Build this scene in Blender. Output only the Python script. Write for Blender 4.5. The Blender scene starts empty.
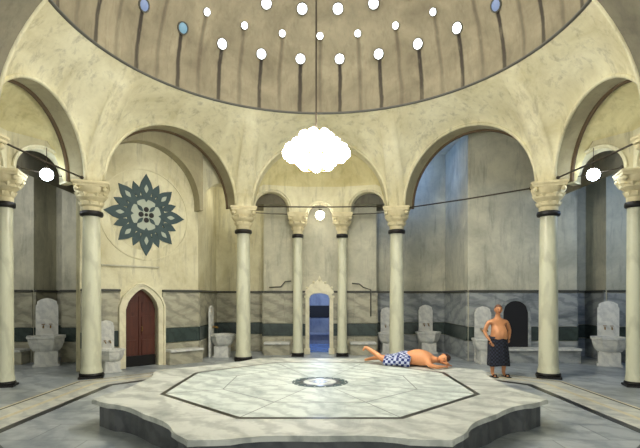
import bpy, bmesh, math, random
from mathutils import Vector, Matrix
random.seed(7)
C = bpy.context.scene.collection
PI = math.pi
# ------------------------------------------------------------------ helpers
def tag(o, label=None, cat=None, group=None, kind=None):
    if label: o['label'] = label
    if cat: o['category'] = cat
    if group: o['group'] = group
    if kind: o['kind'] = kind
    return o
def thing(name, label, cat, loc=(0, 0, 0), rz=0, group=None):
    o = bpy.data.objects.new(name, None); C.objects.link(o)
    o.empty_display_size = .2
    o.location = loc; o.rotation_euler = (0, 0, rz)
    return tag(o, label, cat, group)
def obj(name, bm, m, parent=None, smooth=False, kind=None):
    bmesh.ops.remove_doubles(bm, verts=bm.verts, dist=1e-5)
    bmesh.ops.recalc_face_normals(bm, faces=bm.faces)
    me = bpy.data.meshes.new(name); bm.to_mesh(me); bm.free()
    if m is not None:
        for mm in (m if isinstance(m, (list, tuple)) else [m]): me.materials.append(mm)
    if smooth:
        for p in me.polygons: p.use_smooth = True
    o = bpy.data.objects.new(name, me); C.objects.link(o)
    if parent is not None: o.parent = parent
    if kind: o['kind'] = kind
    return o
def auto_smooth(o, deg=35):
    me = o.data
    bm = bmesh.new(); bm.from_mesh(me)
    for e in bm.edges:
        if len(e.link_faces) == 2 and e.calc_face_angle(0) > math.radians(deg): e.smooth = False
    for f in bm.faces: f.smooth = True
    bm.to_mesh(me); bm.free()
    return o
def copy_tree(o, parent=None):
    c = o.copy(); C.objects.link(c)
    if parent is not None: c.parent = parent
    for ch in list(o.children): copy_tree(ch, c)
    return c
def box(bm, cx, cy, cz, sx, sy, sz, bev=0, rz=0, mi=0):
    r = bmesh.ops.create_cube(bm, size=1)
    bmesh.ops.scale(bm, vec=(sx, sy, sz), verts=r['verts'])
    if rz: bmesh.ops.rotate(bm, verts=r['verts'], matrix=Matrix.Rotation(rz, 3, 'Z'), cent=(0, 0, 0))
    bmesh.ops.translate(bm, vec=(cx, cy, cz), verts=r['verts'])
    fs = {f for v in r['verts'] for f in v.link_faces}
    for f in fs: f.material_index = mi
    if bev:
        es = list({e for v in r['verts'] for e in v.link_edges})
        bmesh.ops.bevel(bm, geom=es, offset=bev, segments=2, affect='EDGES')
def lathe(bm, prof, seg=24, c=(0, 0, 0), close=True, rot=0, sx=1, sy=1, mi=0):
    rings = []
    for r, z in prof:
        rings.append([bm.verts.new((c[0] + sx*r*math.cos(rot+2*PI*i/seg), c[1] + sy*r*math.sin(rot+2*PI*i/seg), c[2]+z)) for i in range(seg)])
    for a, b in zip(rings, rings[1:]):
        for i in range(seg):
            f = bm.faces.new((a[i], a[(i+1) % seg], b[(i+1) % seg], b[i])); f.material_index = mi
    if close:
        for rr in (rings[0], rings[-1]):
            try: bm.faces.new(rr).material_index = mi
            except ValueError: pass
def tube(bm, pts, r, seg=8, closed=False, mi=0):
    pts = [Vector(p) for p in pts]; n = len(pts); rings = []
    rr = r if isinstance(r, (list, tuple)) else [r]*n
    up0 = None
    for i, p in enumerate(pts):
        if closed: t = pts[(i+1) % n] - pts[i-1]
        else: t = pts[min(i+1, n-1)] - pts[max(i-1, 0)]
        t.normalize()
        up = Vector((0, 0, 1)) if abs(t.z) < .95 else Vector((0, 1, 0))
        if up0 is not None: up = up0
        a = (up - t*up.dot(t))
        if a.length < 1e-4: a = Vector((1, 0, 0)) - t*t.x
        a.normalize(); b = t.cross(a); up0 = a
        rings.append([bm.verts.new(p + (a*math.cos(2*PI*k/seg) + b*math.sin(2*PI*k/seg))*rr[i]) for k in range(seg)])
    m = n if closed else n-1
    for i in range(m):
        A = rings[i]; B = rings[(i+1) % n]
        for k in range(seg):
            bm.faces.new((A[k], A[(k+1) % seg], B[(k+1) % seg], B[k])).material_index = mi
    if not closed:
        bm.faces.new(rings[0]).material_index = mi; bm.faces.new(rings[-1]).material_index = mi
def ball(bm, c, r, seg=12, sc=(1, 1, 1)):
    m = Matrix.Translation(c) @ Matrix.Diagonal((r*sc[0], r*sc[1], r*sc[2], 1))
    bmesh.ops.create_uvsphere(bm, u_segments=seg, v_segments=max(6, seg//2+2), radius=1, matrix=m)
def prism(bm, pts, z0, z1, mi=0):
    a = [bm.verts.new((x, y, z0)) for x, y in pts]; b = [bm.verts.new((x, y, z1)) for x, y in pts]
    n = len(pts)
    bm.faces.new(a[::-1]).material_index = mi; bm.faces.new(b).material_index = mi
    for i in range(n): bm.faces.new((a[i], a[(i+1) % n], b[(i+1) % n], b[i])).material_index = mi
def lerp(a, b, t): return a + (b-a)*t
# ------------------------------------------------------------------ materials
def lin(c): return tuple(((x/255)/12.92 if x/255 <= .04045 else ((x/255+.055)/1.055)**2.4) for x in c) + (1,)
class NT:
    def __init__(s, name):
        s.m = bpy.data.materials.new(name); s.m.use_nodes = True
        s.t = s.m.node_tree; s.b = s.t.nodes['Principled BSDF']
    def n(s, typ, **k):
        nd = s.t.nodes.new(typ)
        for a, v in k.items():
            if a == 'ins':
                for kk, vv in v.items():
                    if isinstance(vv, bpy.types.NodeSocket): s.t.links.new(vv, nd.inputs[kk])
                    else: nd.inputs[kk].default_value = vv
            else: setattr(nd, a, v)
        return nd
    def math(s, op, a, b=0.0, c=0.0):
        return s.n('ShaderNodeMath', operation=op, ins={0: a, 1: b, 2: c}).outputs[0]
    def mix(s, f, a, b):
        nd = s.n('ShaderNodeMix', data_type='RGBA')
        for sock, v in ((nd.inputs[0], f), (nd.inputs[6], a), (nd.inputs[7], b)):
            if isinstance(v, bpy.types.NodeSocket): s.t.links.new(v, sock)
            else: sock.default_value = v
        return nd.outputs[2]
    def ramp(s, f, stops):
        r = s.n('ShaderNodeValToRGB', ins={0: f}); e = r.color_ramp.elements
        e[0].position, e[0].color = stops[0]; e[1].position, e[1].color = stops[-1]
        for p, c in stops[1:-1]: x = e.new(p); x.color = c
        return r.outputs[0]
    def sramp(s, f, a, b):
        return s.n('ShaderNodeMapRange', ins={0: f, 1: a, 2: b, 3: 0.0, 4: 1.0}).outputs[0]
    def coord(s, scale=(1, 1, 1), kind='Object'):
        tc = s.n('ShaderNodeTexCoord').outputs[kind]
        return s.n('ShaderNodeMapping', ins={0: tc, 3: scale}).outputs[0]
    def noise(s, co, sc, det=4, rough=.6, dist=0):
        return s.n('ShaderNodeTexNoise', ins={'Vector': co, 'Scale': sc, 'Detail': det, 'Roughness': rough, 'Distortion': dist}).outputs['Fac']
    def bump(s, h, st, d=.02):
        bp = s.n('ShaderNodeBump', ins={'Strength': st, 'Distance': d, 'Height': h})
        s.t.links.new(bp.outputs[0], s.b.inputs['Normal'])
    def col(s, v):
        if isinstance(v, bpy.types.NodeSocket): s.t.links.new(v, s.b.inputs['Base Color'])
        else: s.b.inputs['Base Color'].default_value = v
    def rough(s, v): s.b.inputs['Roughness'].default_value = v
def simple(name, c, rough=.6, metal=0, var=.12):
    k = NT(name); co = k.coord(); f = k.noise(co, 6)
    a = lin(c); d = tuple(x*(1-var*2) for x in a[:3]) + (1,)
    k.col(k.mix(f, a, d)); k.rough(rough); k.b.inputs['Metallic'].default_value = metal
    return k.m
def emis(name, c, st):
    k = NT(name); k.col((.8, .8, .8, 1) if st > 1 else (.02, .03, .05, 1)); k.b.inputs['Emission Color'].default_value = c
    k.b.inputs['Emission Strength'].default_value = st
    return k.m
def plaster(name, light, dark, stain, k1=.35):
    k = NT(name); co = k.coord()
    f1 = k.noise(co, .9, 6, .65, .6); f2 = k.noise(k.coord((3, 3, .45)), 1.6, 5, .7, .3); f3 = k.noise(co, 9, 4)
    c = k.mix(k.sramp(f1, .35, .68), light, dark)
    c = k.mix(k.math('MULTIPLY', k.sramp(f2, .52, .75), k1), c, stain)
    c = k.mix(k.math('MULTIPLY', k.sramp(f3, .5, .8), .15), c, stain)
    k.col(c); k.rough(.85); k.bump(k.noise(co, 14, 5), .25, .015)
    return k.m
def marble(name, light, vein, rough=.25, sc=1.6, amt=.75, tile=None, grout=(.2, .2, .2, 1), shift=(1, 1, 1)):
    k = NT(name); co = k.coord(shift)
    w = k.n('ShaderNodeTexWave', wave_type='BANDS', bands_direction='DIAGONAL', ins={'Vector': co, 'Scale': sc, 'Distortion': 9.0, 'Detail': 4.0, 'Detail Scale': 1.3, 'Detail Roughness': .65}).outputs['Fac']
    f = k.noise(co, sc*1.3, 6, .65, .8)
    c = k.mix(k.math('MULTIPLY', k.sramp(w, .45, 1.0), amt*.6), light, vein)
    c = k.mix(k.math('MULTIPLY', k.sramp(f, .45, .72), amt), c, vein)
    if tile:
        br = k.n('ShaderNodeTexBrick', offset=.5, ins={'Vector': k.coord(tile[3] if len(tile) > 3 else (1, 1, 1)), 'Scale': 1.0, 'Mortar Size': .012, 'Brick Width': tile[0], 'Row Height': tile[1], 'Color1': (0, 0, 0, 1), 'Color2': (1, 1, 1, 1), 'Mortar': (.5, .5, .5, 1), 'Mortar Smooth': .1})
        c = k.mix(k.math('MULTIPLY', br.outputs['Color'], tile[2]), c, vein)
        c = k.mix(k.math('MULTIPLY', br.outputs['Fac'], .6), c, grout)
    k.col(c); k.rough(rough); k.bump(k.noise(co, 5, 4), .08, .01)
    return k.m
M = {}
M['plaster'] = plaster('cream plaster', lin((222, 217, 186)), lin((194, 186, 148)), lin((128, 122, 100)), .65)
M['plaster_low'] = plaster('weathered grey plaster', lin((206, 202, 178)), lin((168, 166, 146)), lin((104, 104, 96)), .55)
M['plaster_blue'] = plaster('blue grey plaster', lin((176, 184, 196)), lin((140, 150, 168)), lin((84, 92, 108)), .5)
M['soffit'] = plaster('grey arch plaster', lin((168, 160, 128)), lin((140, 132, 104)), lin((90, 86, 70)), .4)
M['grey'] = plaster('shaded grey plaster', lin((128, 122, 102)), lin((100, 96, 80)), lin((70, 66, 56)), .5)  # darker plaster copy; shade of the unlit front soffit put into its colour
M['lunette'] = plaster('lamplit lunette plaster', lin((216, 207, 158)), lin((184, 172, 122)), lin((132, 122, 84)), .5)  # yellow lamplight on the lunettes put into the plaster colour
M['brown'] = simple('brown shade edge', (92, 74, 48), .8)  # colour of the shadow line behind the arch soffits
M['shaft'] = marble('cream column marble', lin((212, 212, 186)), lin((150, 150, 128)), .35, 1.1, .5, shift=(1, 1, .4))
M['capital'] = plaster('carved capital stone', lin((226, 216, 178)), lin((190, 178, 140)), lin((120, 106, 76)), .4)
M['black'] = simple('black bronze collar', (26, 24, 22), .45, .3)
M['iron'] = simple('dark iron rod', (70, 62, 50), .55, .5)
M['brass'] = simple('aged brass', (150, 118, 60), .35, .9)
M['floor'] = marble('wet grey floor marble', lin((176, 182, 182)), lin((100, 110, 120)), .34, .8, .8, tile=(1.6, .8, .35, (1, 1, 1)), grout=lin((90, 96, 100)))
M['beige'] = marble('beige floor inlay marble', lin((214, 204, 168)), lin((170, 158, 124)), .3, 1.4, .5)
M['palestone'] = marble('pale floor border marble', lin((206, 206, 194)), lin((138, 146, 148)), .3, 1.2, .7)
M['blackstone'] = simple('black stone inlay', (24, 26, 28), .3)
M['slab'] = marble('white platform marble', lin((200, 203, 194)), lin((116, 122, 118)), .5, .9, .75)
M['slab_in'] = marble('pale green grey platform marble', lin((200, 208, 200)), lin((122, 134, 132)), .48, 1.2, .8)
M['slab_side'] = marble('grey platform side marble', lin((90, 93, 94)), lin((48, 53, 58)), .4, 1.2, .8)
M['wains'] = marble('grey wainscot marble', lin((176, 172, 150)), lin((104, 104, 92)), .45, .7, .8, shift=(1, 1, 2.2))
M['wains_blue'] = marble('blue grey wainscot marble', lin((156, 160, 158)), lin((84, 92, 98)), .45, .7, .85, shift=(1, 1, 2.2))
M['band'] = marble('dark green wainscot band', lin((58, 70, 66)), lin((28, 36, 36)), .3, 1.5, .7)
M['mould'] = simple('dark stone moulding', (78, 78, 70), .6)
M['basin'] = marble('white basin marble', lin((214, 214, 206)), lin((150, 154, 156)), .3, 2.2, .5)
M['frame'] = marble('door frame marble', lin((226, 220, 190)), lin((180, 172, 140)), .4, 1.6, .4)
M['wood'] = NT('red brown door wood')
k = M['wood']; co = k.coord((6, 6, .6)); k.col(k.mix(k.noise(co, 3, 5), lin((100, 48, 30)), lin((44, 20, 12)))); k.rough(.5); M['wood'] = k.m
M['medal'] = simple('slate green medallion paint', (62, 82, 84), .7, var=.2)
M['medal_light'] = simple('pale medallion paint', (176, 184, 168), .8, var=.1)
M['glass_w'] = emis('lit chandelier glass', (1, .97, .91, 1), 64)
M['glass_c'] = emis('lit warm globe', (1, .95, .86, 1), 15)
M['glass_b'] = emis('lit cool globe', (.78, .88, 1, 1), 24)
M['sky_w'] = emis('bright skylight glass', (.93, .97, 1, 1), 9)
M['sky_b'] = emis('blue tinted skylight glass', (.32, .6, .72, 1), .55)
M['sky_m'] = emis('pale blue skylight glass', (.4, .52, .8, 1), .5)
M['skin'] = simple('tanned skin', (214, 150, 104), .5, var=.08)
M['skin2'] = simple('light tanned skin', (216, 148, 100), .5, var=.08)
M['lips'] = simple('lip skin', (150, 84, 70), .5)
M['hair'] = simple('greying hair', (120, 84, 66), .8)
M['hair2'] = simple('dark brown hair', (60, 34, 24), .8)
M['dark'] = simple('plain dark paint', (22, 22, 26), .8)
def cloth(name, a, b, sc):
    k = NT(name); co = k.coord()
    ch = k.n('ShaderNodeTexChecker', ins={'Vector': co, 'Color1': lin(a), 'Color2': lin(b), 'Scale': sc}).outputs[0]
    k.col(k.mix(k.math('MULTIPLY', k.noise(co, 12), .5), ch, lin(a))); k.rough(.9); return k.m
M['wrap'] = cloth('dark checked wrap cloth', (18, 20, 30), (48, 54, 72), 22)
M['wrap2'] = cloth('blue and white towel cloth', (34, 48, 104), (196, 204, 222), 18)
# dome material, with dirt runs under every skylight
CX, CY = 0.0, 8.6
RIM, ZR, HD = 4.85, 7.28, 4.5
NH = 26
ALPH = [18.5, 25.9, 33.8]
def dome_mat():
    k = NT('brown dome plaster'); tc = k.n('ShaderNodeTexCoord').outputs['Object']
    sep = k.n('ShaderNodeSeparateXYZ', ins={0: tc}).outputs
    ang = k.math('ARCTAN2', sep[0], sep[1])
    wob = k.math('MULTIPLY', k.math('SUBTRACT', k.noise(tc, 1.3), .5), .10)
    u = k.math('ADD', k.math('MULTIPLY', ang, NH/(2*PI)), wob)
    def dist(off):
        fr = k.math('FRACT', k.math('ADD', u, 100+off))
        return k.math('ABSOLUTE', k.math('SUBTRACT', fr, .5))
    zz = sep[2]
    co = k.coord((1, 1, 1)); n1 = k.noise(co, 1.0, 6, .65, .4); n2 = k.noise(k.coord((4, 4, .8)), 2, 5, .7)
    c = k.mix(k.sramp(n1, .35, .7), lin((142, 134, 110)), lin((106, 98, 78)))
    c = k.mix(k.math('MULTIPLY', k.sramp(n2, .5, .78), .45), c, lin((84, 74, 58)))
    z1 = ZR + HD*math.sin(math.radians(ALPH[0])); z2 = ZR + HD*math.sin(math.radians(ALPH[1]))
    nz = k.noise(k.coord((5, 5, .5)), 2.2, 4, .6)
    def run(off, ztop, w0, w1, strn, fade):
        d = dist(off); m = k.n('ShaderNodeMapRange', ins={0: d, 1: w0, 2: w1, 3: 1.0, 4: 0.0}).outputs[0]
        below = k.math('LESS_THAN', zz, ztop)
        fd = k.sramp(zz, ZR-fade, ztop)
        m = k.math('MULTIPLY', k.math('MULTIPLY', m, below), k.math('ADD', k.math('MULTIPLY', fd, .6), .4))
        return k.math('MULTIPLY', k.math('MULTIPLY', m, k.sramp(nz, .1, .45)), strn)
    c = k.mix(run(1.0, z1, .03, .06, 1.0, 2.5), c, lin((36, 29, 21)))
    c = k.mix(run(.5, z2, .02, .07, .6, .8), c, lin((64, 54, 40)))
    # broad lighter staves
    k.col(c); k.rough(.85); k.bump(k.noise(co, 12, 5), .25, .015)
    return k.m
M['dome'] = dome_mat()
# ------------------------------------------------------------------ key plan points
PA, PB, PC, PD, PE, PF = [Vector(p) for p in ((-5.6, 11.4), (-2.39, 14.5), (2.39, 14.5), (5.6, 11.4), (5.8, 7.7), (-5.8, 7.7))]
ZS = 4.75
CV = Vector((CX, CY))
def arch_pts(P, Q, w=.28, n=28, zs=ZS):
    L = (Q-P).length; d = (Q-P)/L; R = L/2-w
    out = [(P, zs)]
    for i in range(n+1):
        a = PI - PI*i/n
        out.append((P + d*(L/2 + R*math.cos(a)), zs + R*math.sin(a)))
    out.append((Q, zs))
    return out
def front_arch(P, Q):
    out = [(P, ZS)]; L = (Q-P).length; d = (Q-P)/L
    half = L/2-.4; H = 4.0; pts = []
    for i in range(49):
        a = PI*i/48; c_, s_ = -math.cos(a), math.sin(a)
        x = math.copysign(abs(c_), c_); h = abs(s_)
        pts.append((P + d*(L/2 + half*x), ZS + h*H))
    return out + pts + [(Q, ZS)]
def outward(P, Q):
    d = (Q-P).normalized(); n = Vector((-d.y, d.x))
    if n.dot((P+Q)/2 - CV) < 0: n = -n
    return n
def rim_angle(p):
    r = p-CV; return math.atan2(r.x, r.y)
def bay_shell(name, P, Q, arch, thick, mats):
    """pendentive surface from the arch to the dome rim, plus the arch soffit."""
    bm = bmesh.new(); NV = 9
    grid = []
    n = len(arch)
    a0, a1 = rim_angle(P), rim_angle(Q)
    da = (a1-a0+PI) % (2*PI)-PI
    if abs(da) > 2.9: da = abs(da)*(1 if a1 > a0 else -1)
    tot = (Q-P).length
    for (p, z) in arch:
        ra = rim_angle(p)
        B = CV + Vector((math.sin(ra), math.cos(ra)))*RIM
        col = []
        for j in range(NV):
            v = j/(NV-1); q = p.lerp(B, v**1.6)
            col.append(bm.verts.new((q.x, q.y, lerp(z, ZR, v))))
        grid.append(col)
    for i in range(n-1):
        for j in range(NV-1):
            bm.faces.new((grid[i][j], grid[i+1][j], grid[i+1][j+1], grid[i][j+1]))
    o = obj(name, bm, mats[0], smooth=True, kind='structure')
    nn = outward(P, Q)
    bm = bmesh.new(); f = []; g = []
    for (p, z) in arch:
        f.append(bm.verts.new((p.x, p.y, z))); q = p+nn*thick; g.append(bm.verts.new((q.x, q.y, z)))
    for i in range(n-1): bm.faces.new((f[i], f[i+1], g[i+1], g[i]))
    # back edge: small raised lip
    h = []
    mid = (P+Q)/2
    for (p, z) in arch:
        q = p+nn*thick; c3 = Vector((mid.x+nn.x*thick, mid.y+nn.y*thick, ZS)); v = Vector((q.x, q.y, z))-c3
        v = v*(1+.16/max(v.length, .1)); v = c3+v; h.append(bm.verts.new((v.x, v.y, max(v.z, ZS))))
    for i in range(n-1): bm.faces.new((g[i], g[i+1], h[i+1], h[i]))
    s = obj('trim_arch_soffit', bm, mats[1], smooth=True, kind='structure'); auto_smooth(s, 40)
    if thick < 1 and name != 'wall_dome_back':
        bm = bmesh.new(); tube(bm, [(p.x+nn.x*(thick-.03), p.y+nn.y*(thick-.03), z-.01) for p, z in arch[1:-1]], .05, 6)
        obj('trim_arch_back_shade', bm, M['brown'], smooth=True, kind='structure')  # bead stands in for the shadow line at the soffit's back
    # bead along the arch edge
    bm = bmesh.new(); inn = -nn*.01
    tube(bm, [(p.x+inn.x, p.y+inn.y, z+.03) for p, z in arch[1:-1]], .045, 6)
    obj('trim_arch_bead', bm, M['plaster'], smooth=True, kind='structure')
    return o
AR = {}
AR['left'] = arch_pts(PF, PA); AR['dl'] = arch_pts(PA, PB); AR['back'] = arch_pts(PB, PC)
AR['dr'] = arch_pts(PC, PD); AR['right'] = arch_pts(PD, PE); AR['front'] = front_arch(PE, PF)
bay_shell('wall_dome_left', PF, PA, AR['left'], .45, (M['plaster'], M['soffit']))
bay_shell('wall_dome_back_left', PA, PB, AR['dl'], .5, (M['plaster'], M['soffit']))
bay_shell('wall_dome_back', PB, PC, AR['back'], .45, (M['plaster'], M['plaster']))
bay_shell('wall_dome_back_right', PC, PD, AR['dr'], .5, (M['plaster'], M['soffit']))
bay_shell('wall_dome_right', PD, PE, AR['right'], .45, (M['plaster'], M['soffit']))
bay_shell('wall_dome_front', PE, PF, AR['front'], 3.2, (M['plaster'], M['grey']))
# dome
bm = bmesh.new(); SEG = 112; rings = []
for j in range(25):
    a = (PI/2)*j/24*.995
    rings.append([bm.verts.new((RIM*math.cos(a)*math.sin(2*PI*i/SEG), RIM*math.cos(a)*math.cos(2*PI*i/SEG), ZR+HD*math.sin(a))) for i in range(SEG)])
for A, B in zip(rings, rings[1:]):
    for i in range(SEG): bm.faces.new((A[i], A[(i+1) % SEG], B[(i+1) % SEG], B[i]))
bm.faces.new(rings[-1])
dome = obj('ceiling_dome', bm, M['dome'], smooth=True, kind='structure'); dome.location = (CX, CY, 0)
bm = bmesh.new()
tube(bm, [(CX+(RIM-.005)*math.sin(2*PI*i/96), CY+(RIM-.005)*math.cos(2*PI*i/96), ZR) for i in range(96)], .035, 6, True)
obj('trim_dome_rim', bm, M['mould'], smooth=True, kind='structure')
# outer roof over the side bays (closed annulus up to a rectangle)
bm = bmesh.new(); N = 96; A = []; B = []; D = []
for i in range(N):
    a = 2*PI*i/N; s, c = math.sin(a), math.cos(a)
    A.append(bm.verts.new((CX+4.85*s, CY+4.85*c, 7.36))); B.append(bm.verts.new((CX+6.6*s, CY+6.6*c, 7.12)))
    sc = min(11.0/max(abs(s), 1e-6), (9.2 if c > 0 else 11.5)/max(abs(c), 1e-6))
    D.append(bm.verts.new((CX+sc*s, CY+sc*c, 7.12)))
for X, Y in ((A, B), (B, D)):
    for i in range(N): bm.faces.new((X[i], X[(i+1) % N], Y[(i+1) % N], Y[i]))
obj('ceiling', bm, M['plaster_low'], kind='structure')
# ------------------------------------------------------------------ strips (walls with shaped openings)
def strip(bm, samples, n, t, mi=0, caps=True):
    """samples: (x,y,zlo,zhi) along one straight run; n outward normal"""
    F = [(bm.verts.new((x, y, a)), bm.verts.new((x, y, b)), bm.verts.new((x+n[0]*t, y+n[1]*t, a)), bm.verts.new((x+n[0]*t, y+n[1]*t, b))) for x, y, a, b in samples]
    for p, q in zip(F, F[1:]):
        for i, j in ((0, 1), (2, 3), (0, 2), (1, 3)):
            try: bm.faces.new((p[i], q[i], q[j], p[j])).material_index = mi
            except ValueError: pass
    if caps:
        for p in (F[0], F[-1]): bm.faces.new((p[0], p[1], p[3], p[2])).material_index = mi
def zarch_at(arch, P, Q, t):
    L = (Q-P).length; s = t*L; R = L/2-.28
    x = s-L/2
    return ZS + (math.sqrt(max(R*R-x*x, 0)) if abs(x) < R else 0)
def arcade(name, P, Q, pts, radii, springs, mats):
    """recessed triple arcade under the big arch P-Q and lunette up to the arch's back edge"""
    pts = [Vector(p) for p in pts]; cen = (P+Q)/2
    nn = outward(P, Q); tot = sum((b-a).length for a, b in zip(pts, pts[1:])); acc = 0
    bm = bmesh.new(); bml = bmesh.new(); lun = []
    def zt(p):
        t = (p-P).dot((Q-P).normalized())/(Q-P).length
        return t, min(5.62, max(ZS+.02, zarch_at(None, P, Q, min(max(t, .0), 1))))
    for k, (a, b) in enumerate(zip(pts, pts[1:])):
        L = (b-a).length; d = (b-a)/L; n = Vector((-d.y, d.x))
        if n.dot(cen-CV) < 0: n = -n
        R, zs = radii[k], springs[k]; S = []
        ss = [0]+[L/2-R]*2 + [L/2-R*math.cos(PI*i/16) for i in range(1, 16)] + [L/2+R]*2+[L]
        zz = [ZS-.02]*2+[zs]+[zs+R*math.sin(PI*i/16) for i in range(1, 16)]+[zs]+[ZS-.02]*2
        for s, z in zip(ss, zz):
            p = a+d*s; _, zh = zt(p); S.append((p.x, p.y, z, max(zh, z+.02)))
        strip(bm, S, n, .3)
        # archivolt
        aa = []
        for i in range(17):
            s = L/2-(R+.07)*math.cos(PI*i/16); p = a+d*s - n*.015; aa.append((p.x, p.y, zs+(R+.07)*math.sin(PI*i/16)))
        tube(bm, aa, .03, 6)
        for i in range(13):
            p = a+d*(L*i/12); lun.append(p)
    obj(name, bm, mats[0], kind='structure')
    # lunette loft
    NV = 8; grid = []
    for p in lun:
        t, zb = zt(p); t = min(max(t, 0), 1)
        top = P.lerp(Q, t)+nn*.45; ztop = zarch_at(None, P, Q, t)
        col = []
        for j in range(NV):
            v = j/(NV-1); q = p.lerp(top, v**1.8); col.append(bml.verts.new((q.x, q.y, lerp(zb, ztop+.05*v, v))))
        grid.append(col)
    for i in range(len(grid)-1):
        for j in range(NV-1): 
            try: bml.faces.new((grid[i][j], grid[i+1][j], grid[i+1][j+1], grid[i][j+1]))
            except ValueError: pass
    obj(name.replace('arcade', 'lunette'), bml, mats[1], smooth=True, kind='structure')
arcade('wall_arcade_back', PB, PC, [(-2.36, 14.95), (-.74, 15.4), (.74, 15.4), (2.36, 14.95)], [.56, .41, .56], [4.85, 4.66, 4.85], (M['plaster'], M['lunette']))
LS = [(-6.25, 7.7), (-6.85, 8.75), (-6.87, 10.2), (-6.05, 11.4)]
arcade('wall_arcade_left', PF, PA, LS, [.5, .5, .54], [4.85, 4.8, 4.87], (M['plaster'], M['lunette']))
RS = [(-x, y) for x, y in LS[::-1]]
arcade('wall_arcade_right', PD, PE, RS, [.54, .5, .5], [4.87, 4.8, 4.85], (M['plaster'], M['lunette']))
# ------------------------------------------------------------------ outer walls
ZW = 7.12
def door_profile(kind, c, w, h, zspring):
    """list of (s, z) of an opening top, from left to right"""
    out = [(c-w, 0), (c-w, zspring)]
    n = 14
    for i in range(1, n):
        x = -1+2*i/n
        if kind == 'pointed': z = zspring + (h-zspring)*(1-abs(x)**1.35)**.62
        else: z = zspring + (h-zspring)*math.sqrt(1-x*x)
        out.append((c+w*x, z))
    out += [(c+w, zspring), (c+w, 0)]
    return out
def wall(name, path, m, openings={}, t=.3, zt=ZW):
    bm = bmesh.new()
    for k, (a, b) in enumerate(zip(path, path[1:])):
        a, b = Vector(a), Vector(b); L = (b-a).length; d = (b-a)/L; n = Vector((-d.y, d.x))   # paths run clockwise seen from above: outside on the left
        S = [(0, 0)]
        if k in openings: S += openings[k]
        S.append((L, 0))
        strip(bm, [(a.x+d.x*s, a.y+d.y*s, z, zt) for s, z in S], n, t, caps=False)
    return obj(name, bm, m, kind='structure')
def wainscot(path, gaps={}, m=None, tname='trim_wainscot', skip=()):
    bm = bmesh.new(); bd = bmesh.new(); bc = bmesh.new()
    for k, (a, b) in enumerate(zip(path, path[1:])):
        if k in skip: continue
        a, b = Vector(a), Vector(b); L = (b-a).length; d = (b-a)/L; n = Vector((d.y, -d.x)); rz = math.atan2(d.y, d.x)
        runs = [(0.01, L-.01)]
        if k in gaps: g0, g1 = gaps[k]; runs = [(0.01, g0), (g1, L-.01)]
        for s0, s1 in runs:
            if s1-s0 < .05: continue
            mid = a+d*(s0+s1)/2; w = s1-s0
            # individual upright slabs
            ns = max(1, round(w/.95))
            for i in range(ns):
                c = a+d*(s0+w*(i+.5)/ns)
                box(bm, c.x+n.x*.025, c.y+n.y*.025, 1.585, w/ns-.012, .05, 1.04, .004, rz)
                box(bm, c.x+n.x*.025, c.y+n.y*.025, .31, w/ns-.012, .05, .6, .004, rz)
            box(bd, mid.x+n.x*.03, mid.y+n.y*.03, .84, w, .055, .42, 0, rz)
            box(bc, mid.x+n.x*.045, mid.y+n.y*.045, 2.15, w, .09, .07, .012, rz)
    obj(tname, bm, m or M['wains'], kind='structure'); obj('trim_dark_band', bd, M['band'], kind='structure'); obj('trim_moulding', bc, M['mould'], kind='structure')
ML = (Vector((-3.78, 14.41))-Vector((-6.225, 12.05))).length
md = (Vector((-3.78, 14.41))-Vector((-6.225, 12.05)))/ML; mn = Vector((md.y, -md.x))       # facing the hall
MP = Vector((-6.225, 12.05)); SD = 1.62                                                     # door centre along the wall
def onwall(s, off=0): q = MP+md*s+mn*off; return q
p_left = [(-10.6, -2.5), (-10.6, 14), (-8.62, 14), (-8.62, 15.2), (-7.77, 15.2), (-7.77, 14), (-7.1, 14), (-6.225, 12.05)]
wall('wall_left', p_left, M['plaster_low']); wainscot(p_left, skip=(6,))
p_ml = [(-6.225, 12.05), (-3.78, 14.41), (-3.78, 16.9), (-1.95, 16.9)]
wall('wall_back_left', p_ml, M['plaster'], {0: door_profile('pointed', SD, .47, 2.2, 1.62)})
wainscot(p_ml, {0: (SD-.6, SD+.6)})
p_c = [(-1.95, 16.9), (-1.95, 16.1), (1.95, 16.1), (1.95, 16.9)]
wall('wall_back', p_c, M['plaster_low'], {1: door_profile('round', 1.95-.02, .35, 2.1, 1.95)})
wainscot(p_c, {1: (1.95-.5, 1.95+.46)})
p_r = [(1.95, 16.9), (4.55, 16.9), (4.55, 14.3), (7.9, 14.3)]
wall('wall_back_right', p_r, M['plaster_low']); wainscot(p_r, m=M['wains_blue'])
p_rr = [(7.9, 14.3), (7.9, 15.4), (8.8, 15.4), (8.8, 14.3), (10.6, 14.3), (10.6, -2.5)]
wall('wall_right', p_rr, M['plaster_low']); wainscot(p_rr, m=M['wains_blue'])
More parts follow.
